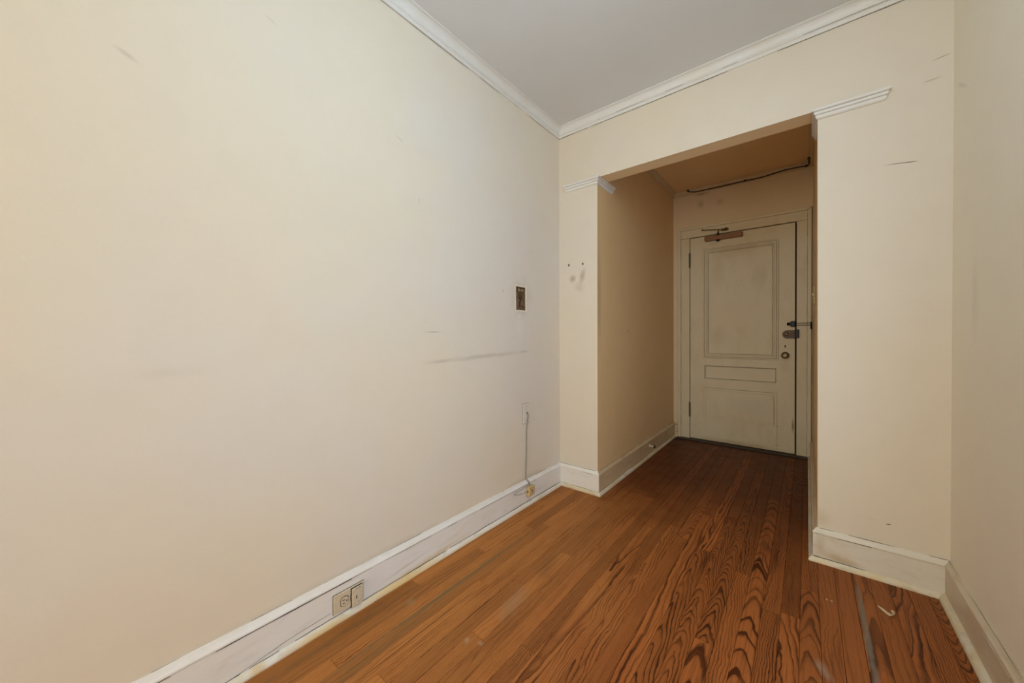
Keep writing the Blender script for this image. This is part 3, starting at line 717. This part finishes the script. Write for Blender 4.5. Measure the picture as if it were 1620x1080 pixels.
crack(bm, [(1.3800, D-.0122, 0.02), (1.3800, D-.0122, 2.10)], (0, -1, 0), .0010, .0030, 6.7, up=(1, 0, 0), gate=-0.2)
crack(bm, [(1.3700, D-.0122, 1.62), (1.3100, D-.0092, 1.62)], (0, -1, 0), .001, .002, 6.7, gate=-2)
finish('crack', bm, m_crack_soft, casing)

door = empty('door_1', (0, 0, 0)); struct(door, 'old cream painted entry door with one tall panel above two short ones')
SX0, SX1, SZ0, SZ1 = .4560, 1.2975, .0145, 2.0395
DF = D-.002                                        # door face
P1 = (.5745, 1.1810, .8340, 1.9185); P2 = (.5850, 1.1670, .6270, .7585); P3 = (.5770, 1.1720, .2370, .5370)
slab = bmesh.new()
def sb(x0, x1, z0, z1): box(slab, x0, x1, DF, D+.045, z0, z1)
xs = [SX0, .5760, 1.1690, SX1]
sb(SX0, P1[0], SZ0, SZ1); sb(P1[1], SX1, SZ0, SZ1)
sb(P1[0], P1[1], P1[3], SZ1)
sb(P1[0], P1[1], P2[3], P1[2]); sb(P1[0], P2[0], P2[2], P2[3]); sb(P2[1], P1[1], P2[2], P2[3])
sb(P1[0], P1[1], P3[3], P2[2]); sb(P1[0], P3[0], P3[2], P3[3]); sb(P3[1], P1[1], P3[2], P3[3]); sb(P1[0], P1[1], SZ0, P3[2])
finish('door_slab', slab, m_door, door)
def dpanel(P, prof, inset, dep, nm):
    bm = bmesh.new(); ring_xz(bm, *P, [(d, DF-y) for d, y in prof])
    finish('panel_moulding', bm, m_door, door)
    bm = bmesh.new(); x0, x1, z0, z1 = P; box(bm, x0+inset-.004, x1-inset+.004, DF+dep, DF+dep+.012, z0+inset-.004, z1-inset+.004)
    finish('door_panel', bm, m_door, door)
dpanel(P1, [(-.001, 0), (-.001, .0060), (.002, .0085), (.010, .0095), (.0125, .0055), (.0150, .0050), (.0170, .0085), (.027, .0075), (.0300, .0010), (.0335, -.0015), (.040, -.0060), (.0455, -.0080), (.0465, -.0135)], .0465, .0125, 1)
dpanel(P2, [(0, 0), (.002, -.0045), (.0045, -.0060), (.0085, -.0105), (.0100, -.0130)], .0100, .0125, 2)
dpanel(P3, [(0, 0), (.0015, -.0030), (.004, -.0022), (.019, -.0022), (.0225, -.0050), (.025, -.0030), (.040, -.0025), (.041, -.0025)], .040, .0022, 3)
bm = bmesh.new(); u = (1, 0, 0)
def ck(x0, z0, x1, z1, w0, w1, s, g=-0.6, y=DF-.0006, wd=.0006):
    crack(bm, [(x0, y, z0), (x1, y, z1)], (0, -1, 0), w0, w1, s, up=((0, 0, 1) if abs(x1-x0) > abs(z1-z0) else (1, 0, 0)), gate=g, wander=wd)
x0, x1, z0, z1 = P1
for k, (i, y, wa, wb) in enumerate(((-.0015, DF-.0008, .0012, .0026), (.0138, DF-.0064, .0016, .0026), (.0450, DF+.0055, .0020, .0045))):
    ck(x0+i, z0+i, x0+i, z1-i, wa, wb, 1+k, -2, y); ck(x1-i, z0+i, x1-i, z1-i, wa, wb, 2+k, -2, y)
    ck(x0+i, z0+i, x1-i, z0+i, wa, wb, 3+k, -2, y); ck(x0+i, z1-i, x1-i, z1-i, wa, wb, 4+k, -2, y)
x0, x1, z0, z1 = P2
ck(x0+.004, z1-.005, x1-.004, z1-.005, .003, .0045, 1, -2, DF+.002); ck(x0+.006, z0, x0+.006, z1, .003, .006, 2, -2, DF+.004)  # dark ribbons stand in for shading in the middle panel's recess
ck(x1-.006, z0, x1-.006, z1, .003, .005, 3, -2, DF+.004); ck(x0, z0+.004, x1, z0+.004, .002, .005, 4, -2, DF+.003)
x0, x1, z0, z1 = P3
ck(x0, z1, x1, z1, .0020, .0036, 5, -2); ck(x1-.0235, z0, x1-.0235, z1-.02, .0016, .0034, 6, -0.4); ck(x1, z0, x1, z1, .0008, .002, 7, -0.2)
ck(x0+.3, z0+.002, x1, z0, .0006, .002, 8, -0.2); ck(1.1725, .03, 1.1725, .225, .0010, .0034, 9, -0.25); ck(1.155, .075, 1.20, .062, .002, .003, 10, -1)
finish('crack', bm, m_crack_soft, door)

# hinges
for zc in (1.818, .303):
    bm = bmesh.new()
    for k in range(5):
        z0_ = zc-.068+k*.0275
        cyl(bm, (.4520, D-.0125, z0_), (.4520, D-.0125, z0_+.0255), .0090, seg=12)
    lathe(bm, (.4515, D-.0115, zc+.069), (0, 0, 1), [(0, .005), (.003, .0065), (.008, .0055), (.011, .002)], 12)
    lathe(bm, (.4515, D-.0115, zc-.068), (0, 0, -1), [(0, .005), (.003, .0065), (.008, .0055), (.011, .002)], 12)
    h = finish('hinge', bm, m_hinge, door)
# closer
cl = empty('door_closer'); cl.parent = door
bm = bmesh.new(); box(bm, .5975, .9075, D-.052, D-.001, 1.983, 2.0265, .007, 3); box(bm, .5930, .600, D-.047, D-.003, 1.988, 2.0235, .002); box(bm, .905, .912, D-.047, D-.003, 1.988, 2.0235, .002)
finish('closer_body', bm, m_closer, cl)
bm = bmesh.new(); lathe(bm, (.7085, D-.028, 1.985), (0, 0, -1), [(0, .022), (.006, .021), (.011, .013), (.017, .011), (.018, .004)], 18)
lathe(bm, (.7085, D-.028, 2.0245), (0, 0, 1), [(0, .017), (.006, .016), (.010, .009), (.030, .008), (.031, .003)], 16)
finish('pinion', bm, m_bronze, cl)
bm = bmesh.new()
el = Vector((.583, D-.085, 2.0874)); sh = Vector((.776, D-.020, 2.0735)); pin = Vector((.7085, D-.028, 2.052))
tube(bm, [el, el.lerp(sh, .5), sh], .0045, 8, 2)
lathe(bm, el-Vector((0, 0, .006)), (0, 0, 1), [(0, .007), (.012, .007)], 12)
cyl(bm, pin, el.lerp(sh, .68), .0055, seg=10)
finish('closer_arm', bm, m_brassold, cl)
bm = bmesh.new(); box(bm, .735, .795, D-.028, D-.008, 2.064, 2.086, .004); cyl(bm, (.775, D-.024, 2.062), (.775, D-.024, 2.09), .009, seg=12)
finish('arm_shoe', bm, m_brassold, cl)
# swing-bar guard
sg = empty('swing_bar_guard'); sg.parent = door
bm = bmesh.new(); box(bm, 1.268, 1.300, D-.030, D-.001, 1.130, 1.180, .004); box(bm, 1.258, 1.271, D-.016, D-.001, 1.140, 1.171, .003)
lathe(bm, (1.2545, D-.016, 1.1555), (-1, 0, 0), [(-.006, .008), (0, .012), (.006, .014), (.011, .012), (.013, .004)], 14)
finish('guard_catch', bm, m_iron, sg)
bm = bmesh.new()
tube(bm, [(1.298, D-.024, 1.1600), (1.35, D-.026, 1.1605), (1.400, D-.026, 1.1600), (1.4075, D-.026, 1.1515), (1.400, D-.026, 1.1430), (1.35, D-.026, 1.1430), (1.298, D-.024, 1.1430)], .0028, 8, 4)
finish('guard_bar', bm, m_iron, sg)
bm = bmesh.new(); box(bm, 1.4005, 1.4125, D-.034, D-.018, 1.110, 1.166, .003); cyl(bm, (1.407, D-.030, 1.108), (1.407, D-.030, 1.170), .0055, seg=12)
finish('guard_hinge', bm, m_iron, sg)
# night latch
nl = empty('night_latch'); nl.parent = door
bm = bmesh.new(); zc = 1.0645; r = .0365; pts = [(1.297, zc-r), (1.297, zc+r), (1.246, zc+r)]
for k in range(1, 14):
    a = math.pi/2+math.pi*k/14; pts.append((1.246+r*math.cos(a), zc+r*math.sin(a)))
pts.append((1.246, zc-r))
prism(bm, pts, D-.027, D-.001)
es = [e for e in bm.edges if all(abs(v.co.y-(D-.027)) < 1e-6 for v in e.verts) and e.calc_face_angle(0) > 0.5]
bmesh.ops.bevel(bm, geom=es, offset=.004, segments=2, affect='EDGES')
finish('latch_case', bm, m_bronze, nl)
bm = bmesh.new(); lathe(bm, (1.2415, D-.026, zc), (0, -1, 0), [(0, .0135), (.004, .0135), (.007, .010), (.016, .009), (.018, .004)], 18)
tag(finish('thumb_turn', bm, m_steel, nl), 'dull steel thumb turn')
bm = bmesh.new(); box(bm, 1.301, 1.327, D-.031, D-.009, zc-.034, zc+.042, .004)
for k in (-.020, .002, .022): box(bm, 1.2975, 1.3035, D-.0315, D-.012, zc+k-.007, zc+k+.007, .001)
tag(finish('strike', bm, m_iron, nl), 'black keeper box on the door jamb')
# keyhole and knob
bm = bmesh.new(); lathe(bm, (1.2300, D-.0015, .9625), (0, -1, 0), [(0, .0065), (.0012, .0065), (.0016, .004)], 14); box(bm, 1.2268, 1.2332, D-.0030, D-.0015, .9440, .9600)
box(bm, 1.2240, 1.2360, D-.0030, D-.0015, .9600, .9650)
finish('keyhole', bm, m_slot, door)
bm = bmesh.new(); lathe(bm, (1.2300, D-.0012, .8795), (0, -1, 0), [(0, .030), (.004, .030), (.007, .026), (.008, .014), (.022, .012), (.030, .018), (.038, .026), (.046, .0285), (.054, .027), (.060, .021), (.062, .010), (.0615, .002)], 28)
kn = finish('door_knob', bm, m_steel, door, smooth=True)

# ------------------------------------------------------------------ things on the walls
# black cable along the alcove crown
cb = empty('cable_run', (.9, D-.04, 2.5)); tag(cb, 'thin black cable sagging along the moulding above the entry door', 'cable')
def child(o, parent): 
    o.parent = parent; o.matrix_parent_inverse = Matrix.Translation(-Vector(parent.location)); return o
cp = [(.4370, 2.5275, .028), (.4520, 2.5120, .028), (.5130, 2.4985, .0215), (.6000, 2.4965, .0215), (.7150, 2.4945, .0215), (.8200, 2.4945, .0215), (.9290, 2.4940, .0215), (1.0620, 2.4920, .0215), (1.2130, 2.5060, .026), (1.3200, 2.5040, .026), (1.3690, 2.4990, .026), (1.3850, 2.5010, .036), (1.3890, 2.5100, .06), (1.3875, 2.5230, .12)]
bm = bmesh.new(); tube(bm, [(x, D-d, z_) for x, z_, d in cp], .0050, 8, 6)
child(finish('cable', bm, m_cable), cb)
for x, z_, d in ((.4400, 2.526, .030), (.929, 2.4965, .024), (1.372, 2.4995, .030), (1.3875, 2.5225, .125)):
    bm = bmesh.new(); box(bm, x-.009, x+.009, D-d-.005, D-d+.010, z_-.008, z_+.008, .003)
    child(finish('cable_clip', bm, m_cable), cb)

# old entry-phone box in the left wall
yb0, yb1, zb0, zb1 = HY0, HY1, HZ0, HZ1
ph = empty('wall_box', (-.02, (yb0+yb1)/2, (zb0+zb1)/2)); tag(ph, 'open rusty brown box recessed in the left wall, ragged plaster rim', 'electrical box')
bm = bmesh.new(); n = 44; inner, outer = [], []
for k in range(n):
    tt = k/n*4; s_ = int(tt); fr = tt-s_
    cs = [(yb0, zb0), (yb1, zb0), (yb1, zb1), (yb0, zb1)]; a_, b_ = cs[s_], cs[(s_+1) % 4]
    py, pz = a_[0]+(b_[0]-a_[0])*fr, a_[1]+(b_[1]-a_[1])*fr
    dy, dz = py-(yb0+yb1)/2, pz-(zb0+zb1)/2
    g = mnoise.noise(Vector((py*60, pz*60, 1.1)))*.003
    sy, sz = (dy > 0)-(dy < 0), (dz > 0)-(dz < 0)
    ey = abs(dy)/((yb1-yb0)/2) > .98; ez = abs(dz)/((zb1-zb0)/2) > .98
    inner.append((py-(sy*(.001+g*.5) if ey else 0), pz-(sz*(.001+g*.5) if ez else 0)))
    outer.append((py+(sy*(.0085+g) if ey else 0), pz+(sz*(.0065+g) if ez else 0)))
rows_ = []
for pts_, xx_ in ((outer, .0006), (outer, .0022), (inner, .0016), (inner, -.012)):
    rows_.append([bm.verts.new((xx_, p[0], p[1])) for p in pts_])
for a_, b_ in zip(rows_, rows_[1:]):
    for k in range(n): bm.faces.new((a_[k], a_[(k+1) % n], b_[(k+1) % n], b_[k]))
tag(child(finish('rim', bm, m_plaster), ph), 'pale ragged plaster edge')
bm = bmesh.new(); e = .0015; X1 = -.020
box(bm, X1-.003, X1, yb0+e, yb1-e, zb0+e, zb1-e)
for a_ in ((X1, -.004, yb0+e, yb0+e+.002, zb0+e, zb1-e), (X1, -.004, yb1-e-.002, yb1-e, zb0+e, zb1-e), (X1, -.004, yb0+e, yb1-e, zb0+e, zb0+e+.002), (X1, -.004, yb0+e, yb1-e, zb1-e-.002, zb1-e)): box(bm, *a_)
child(finish('box_shell', bm, m_rust), ph)
for yy in (-.4540, -.4215):
    bm = bmesh.new(); lathe(bm, (X1, yy, 1.3520), (1, 0, 0), [(0, .0125), (.004, .0135), (.008, .0130), (.011, .010), (.0125, .003)], 18)
    child(finish('terminal', bm, m_knob, smooth=True), ph)
bm = bmesh.new(); lathe(bm, (X1, -.4420, 1.3160), (1, 0, 0), [(0, .0185), (.002, .0185), (.004, .0155), (.006, .0145), (.0065, .007)], 20)
child(finish('bushing', bm, m_brassold), ph)
bm = bmesh.new(); box(bm, -.0140, -.0125, -.4320, -.4240, 1.3020, 1.3200, .0007); child(finish('slot', bm, m_slot), ph)
bm = bmesh.new(); tube(bm, [(-.014, -.432, 1.300), (-.012, -.442, 1.284), (-.011, -.450, 1.270), (-.012, -.448, 1.255), (-.017, -.446, 1.245)], .0026, 8)
child(finish('wire', bm, m_slot), ph)
bm = bmesh.new(); tube(bm, [(-.017, -.452, 1.245), (-.012, -.442, 1.254), (-.010, -.428, 1.257), (-.012, -.418, 1.251), (-.017, -.414, 1.243)], .0034, 8)
tag(child(finish('wire', bm, m_wirered), ph), 'reddish brown wire')
bm = bmesh.new(); lathe(bm, (X1, -.4560, 1.2900), (1, 0, 0), [(0, .0045), (.003, .0045), (.005, .002)], 10)
child(finish('screw', bm, m_knob), ph)

# phone plate, cord and jack
wp_ = empty('wall_plate', (.0, -.403, .576)); tag(wp_, 'small blank wall plate painted over, grey cord emerging from its middle', 'wall plate')
bm = bmesh.new(); box(bm, -.0005, .0058, -.4405, -.3655, .5135, .6385, .003, 2)
child(finish('cover_plate', bm, m_white_plate), wp_)
bm = bmesh.new(); box(bm, .0002, .0012, -.4425, -.3635, .5115, .5130); box(bm, .0002, .0012, -.4425, -.3800, .6390, .6408); box(bm, .0002, .0012, -.4424, -.4408, .5115, .6408)
child(finish('gap_shadow_edge', bm, m_crack_soft), wp_)
for zz in (.6190, .5330):
    bm = bmesh.new(); lathe(bm, (.0054, -.4030, zz), (1, 0, 0), [(0, .0033), (.0008, .0033), (.0014, .002)], 10)
    child(finish('screw', bm, m_cord), wp_)
bm = bmesh.new(); lathe(bm, (.0054, -.4000, .5770), (1, 0, 0), [(0, .0072), (.0012, .0072), (.0014, .004)], 12); child(finish('cord_hole', bm, m_slot), wp_)
bm = bmesh.new()
tube(bm, [(.0062, -.4000, .5780), (.0105, -.3990, .5745), (.0120, -.3985, .5640), (.0105, -.4000, .5400), (.0085, -.4025, .5120), (.0056, -.4060, .4800), (.0052, -.4085, .3900), (.0052, -.4110, .3000), (.0052, -.4160, .2100), (.0072, -.4185, .1720), (.0200, -.4165, .1560), (.0262, -.4090, .1435), (.0270, -.4040, .1240)], .0038, 8, 6)
tag(finish('telephone_wire', bm, m_cord), 'grey phone cord hanging from the wall plate to the yellowed jack', 'cord')
jk = empty('phone_jack', (.018, -.402, .095)); tag(jk, 'small yellowed square phone jack mounted on the left baseboard', 'phone jack')
bm = bmesh.new(); box(bm, .0188, .0440, -.4325, -.3735, .0630, .1225, .005, 2); child(finish('jack_body', bm, m_jack), jk)
bm = bmesh.new(); lathe(bm, (.0436, -.4010, .0930), (1, 0, 0), [(0, .004), (.0010, .004), (.0016, .002)], 12); child(finish('screw', bm, m_slot), jk)
bm = bmesh.new(); box(bm, .0260, .0360, -.4335, -.4322, .0880, .0990); child(finish('wire_entry', bm, m_slot), jk)
bm = bmesh.new(); tube(bm, [(.030, -.4330, .0935), (.026, -.4700, .0960), (.0245, -.5200, .1020), (.0225, -.5530, .1130), (.0220, -.5480, .1210), (.0225, -.5000, .1225), (.0225, -.4400, .1260), (.0240, -.4180, .1290)], .0022, 6, 6)
tag(child(finish('loose_wire', bm, m_cord_pale), jk), 'thin pale wire looping beside the jack')

# outlet on the left baseboard and the adapter plugged into its right half
oz, oy0, oy1 = 0.0680, -1.6225, -1.5040
fx = BT+.001
ot = empty('electrical_outlet', (fx, -1.563, oz)); tag(ot, 'beige two socket outlet set sideways in the left baseboard', 'outlet')
bm = bmesh.new(); box(bm, fx, fx+.0060, oy0, oy1, .0345, .1045, .003, 3); child(finish('cover_plate', bm, m_ivory), ot)
bm = bmesh.new(); box(bm, fx-.0005, fx+.0012, oy0-.0014, oy1+.0008, .0332, .1062); child(finish('gap_shadow_edge', bm, m_crack_soft), ot)
for yc in (-1.5830, -1.5445):
    bm = bmesh.new(); pts_ = []
    for k in range(24):
        a_ = 2*math.pi*k/24; pts_.append((max(-.0140, min(.0140, .0172*math.cos(a_))), .0172*math.sin(a_)))
    for rad, x_a, x_b in ((1.13, fx+.0055, fx+.0068),):
        f_ = [bm.verts.new((x_b, yc+p[0]*rad, oz+p[1]*rad)) for p in pts_]; bm.faces.new(f_)
    g_ = finish('socket_gap', bm, m_slot); child(g_, ot)
    bm = bmesh.new()
    f_ = [bm.verts.new((fx+.0085, yc+p[0], oz+p[1])) for p in pts_]; b_ = [bm.verts.new((fx+.0050, yc+p[0], oz+p[1])) for p in pts_]
    bm.faces.new(f_); bm.faces.new(b_[::-1])
    for k in range(24): bm.faces.new((f_[k], b_[k], b_[(k+1) % 24], f_[(k+1) % 24]))
    so = child(finish('socket', bm, m_ivory), ot)
    for q in range(3):
        bm = bmesh.new()
        if q == 0: box(bm, fx+.0084, fx+.0088, yc-.0085, yc+.0005, oz+.0050, oz+.0078)
        elif q == 1: box(bm, fx+.0084, fx+.0088, yc-.0075, yc+.0005, oz-.0078, oz-.0050)
        else: lathe(bm, (fx+.0084, yc+.0080, oz), (1, 0, 0), [(0, .0026), (.0004, .0026)], 10)
        sl_ = finish('slot', bm, m_slot); sl_.parent = so
bm = bmesh.new(); lathe(bm, (fx+.0060, -1.56375, oz), (1, 0, 0), [(0, .0032), (.0008, .0032), (.0012, .002)], 10); child(finish('screw', bm, m_ivory), ot)
ad = empty('plug_adapter', (fx+.007, -1.525, oz)); tag(ad, 'flat beige adapter plugged over the right half of the baseboard outlet', 'adapter')
ax0, ax1, ay0, ay1, az0, az1 = fx+.0088, .0345, -1.5570, -1.5148, .0310, .1005
bm = bmesh.new(); box(bm, ax0, ax1, ay0, ay1, az0, az1, .0035, 3); child(finish('adapter_body', bm, m_ivory2), ad)
bm = bmesh.new(); box(bm, fx+.0062, fx+.0086, ay0-.0012, ay1+.0006, az0-.0014, az1+.0008); child(finish('gap_shadow_edge', bm, m_slot), ad)  # dark plate added to draw the adapter's shadow line
bm = bmesh.new(); ym = (ay0+ay1)/2
box(bm, ax1-.0002, ax1+.0004, ym-.0065, ym-.0025, .0585, .0715); child(finish('slot', bm, m_slot), ad)
for zz in (.0945, .0445):
    bm = bmesh.new(); lathe(bm, (ax1-.0002, ym+.003, zz), (1, 0, 0), [(0, .0016), (.0006, .0016)], 8); child(finish('screw', bm, m_slot), ad)
for yy in (-.006, .006):
    bm = bmesh.new(); box(bm, ax0+.010, ax0+.014, ym+yy-.0015, ym+yy+.0015, az1-.0002, az1+.0004); child(finish('vent_hole', bm, m_slot), ad)

# light switch on the right wall of the alcove, seen edge on
ls = empty('light_switch', (B, .90, 1.325)); tag(ls, 'yellowed light switch on the alcove right wall, seen edge on', 'light switch')
bm = bmesh.new(); box(bm, B-.006, B-.0002, .865, .935, 1.266, 1.384, .002); child(finish('cover_plate', bm, m_jack), ls)
bm = bmesh.new(); box(bm, B-.0140, B-.0055, .896, .904, 1.322, 1.340, .002); child(finish('toggle', bm, m_ivory), ls)
# door stop on the alcove baseboard
ds = empty('door_stop', (A+BT, .985, .091)); tag(ds, 'small painted door stop on the alcove left baseboard', 'door stop')
bm = bmesh.new(); lathe(bm, (A+BT+.0008, .985, .091), (1, 0, 0), [(0, .014), (.003, .014), (.006, .009), (.030, .0075), (.036, .008)], 14); child(finish('shaft', bm, m_alcove_trim), ds)
bm = bmesh.new(); lathe(bm, (A+BT+.036, .985, .091), (1, 0, 0), [(0, .011), (.003, .0125), (.009, .0125), (.012, .009)], 14); child(finish('rubber_tip', bm, m_bronze), ds)

# ------------------------------------------------------------------ litter on the floor
def flake(pts, wdt, name, label, tube_up):
    bm = bmesh.new(); prev_ = None
    for i, (x_, y_, z_) in enumerate(pts):
        wv = wdt[i]; cur = [bm.verts.new((x_+o_[0]*wv, y_+o_[1]*wv, z_+dz_)) for o_, dz_ in (((.5, .85), 0), ((-.5, -.85), 0), ((-.5, -.85), .0009), ((.5, .85), .0009))]
        if prev_:
            for k in range(4): bm.faces.new((prev_[k], prev_[(k+1) % 4], cur[(k+1) % 4], cur[k]))
        else: bm.faces.new(cur)
        prev_ = cur
    bm.faces.new(prev_[::-1])
    return tag(finish(name, bm, m_chip), label, 'paint flake')
cx_, cy_ = 1.6212, -.2636
flake([(cx_-.026, cy_+.012, .010), (cx_-.014, cy_+.006, .0045), (cx_-.006, cy_+.001, .0012), (cx_, cy_-.005, .0006), (cx_+.007, cy_-.011, .0020), (cx_+.013, cy_-.014, .0085), (cx_+.013, cy_-.012, .0160), (cx_+.008, cy_-.007, .0195)], [.003, .007, .006, .008, .010, .010, .008, .004], 'paint_flake', 'curled cream paint flake lying on the floor by the right baseboard', 1)
for dx_, g_ in ((0, 'left'), (.014, 'right')):
    px_ = 1.4395+dx_
    o_ = flake([(px_, -.314-dx_*.1, .0005), (px_+.003, -.316, .0012), (px_+.0065, -.317, .0006)], [.002, .0025, .0015], 'paint_flake', 'tiny white paint speck on the red floor, %s one of a pair' % g_, 0)
    o_['group'] = 'tiny paint specks on the floor'

# ------------------------------------------------------------------ hanging globe lamp above the camera (out of frame)
LX, LY, LZ, LR = 1.15, -1.60, 2.30, 0.12
lp = empty('ceiling_light', (LX, LY, HC)); tag(lp, 'white glass globe lamp hanging from the ceiling', 'lamp')
bm = bmesh.new(); lathe(bm, (LX, LY, HC-.0005), (0, 0, -1), [(0, .07), (.012, .07), (.02, .05), (.03, .02), (HC-LZ-LR+.01, .02)], 24); child(finish('base', bm, m_trim), lp)
tg = NT('lit_glass'); tg.b.inputs['Emission Color'].default_value = (*LAMP_C, 1); tg.b.inputs['Emission Strength'].default_value = LAMP_W/(4*math.pi**2*LR**2)
mg = tg.out((.8, .8, .8), .3)
bm = bmesh.new(); bmesh.ops.create_uvsphere(bm, u_segments=24, v_segments=14, radius=LR); bmesh.ops.translate(bm, verts=bm.verts, vec=(LX, LY, LZ)); child(finish('glass_globe', bm, mg, smooth=True), lp)
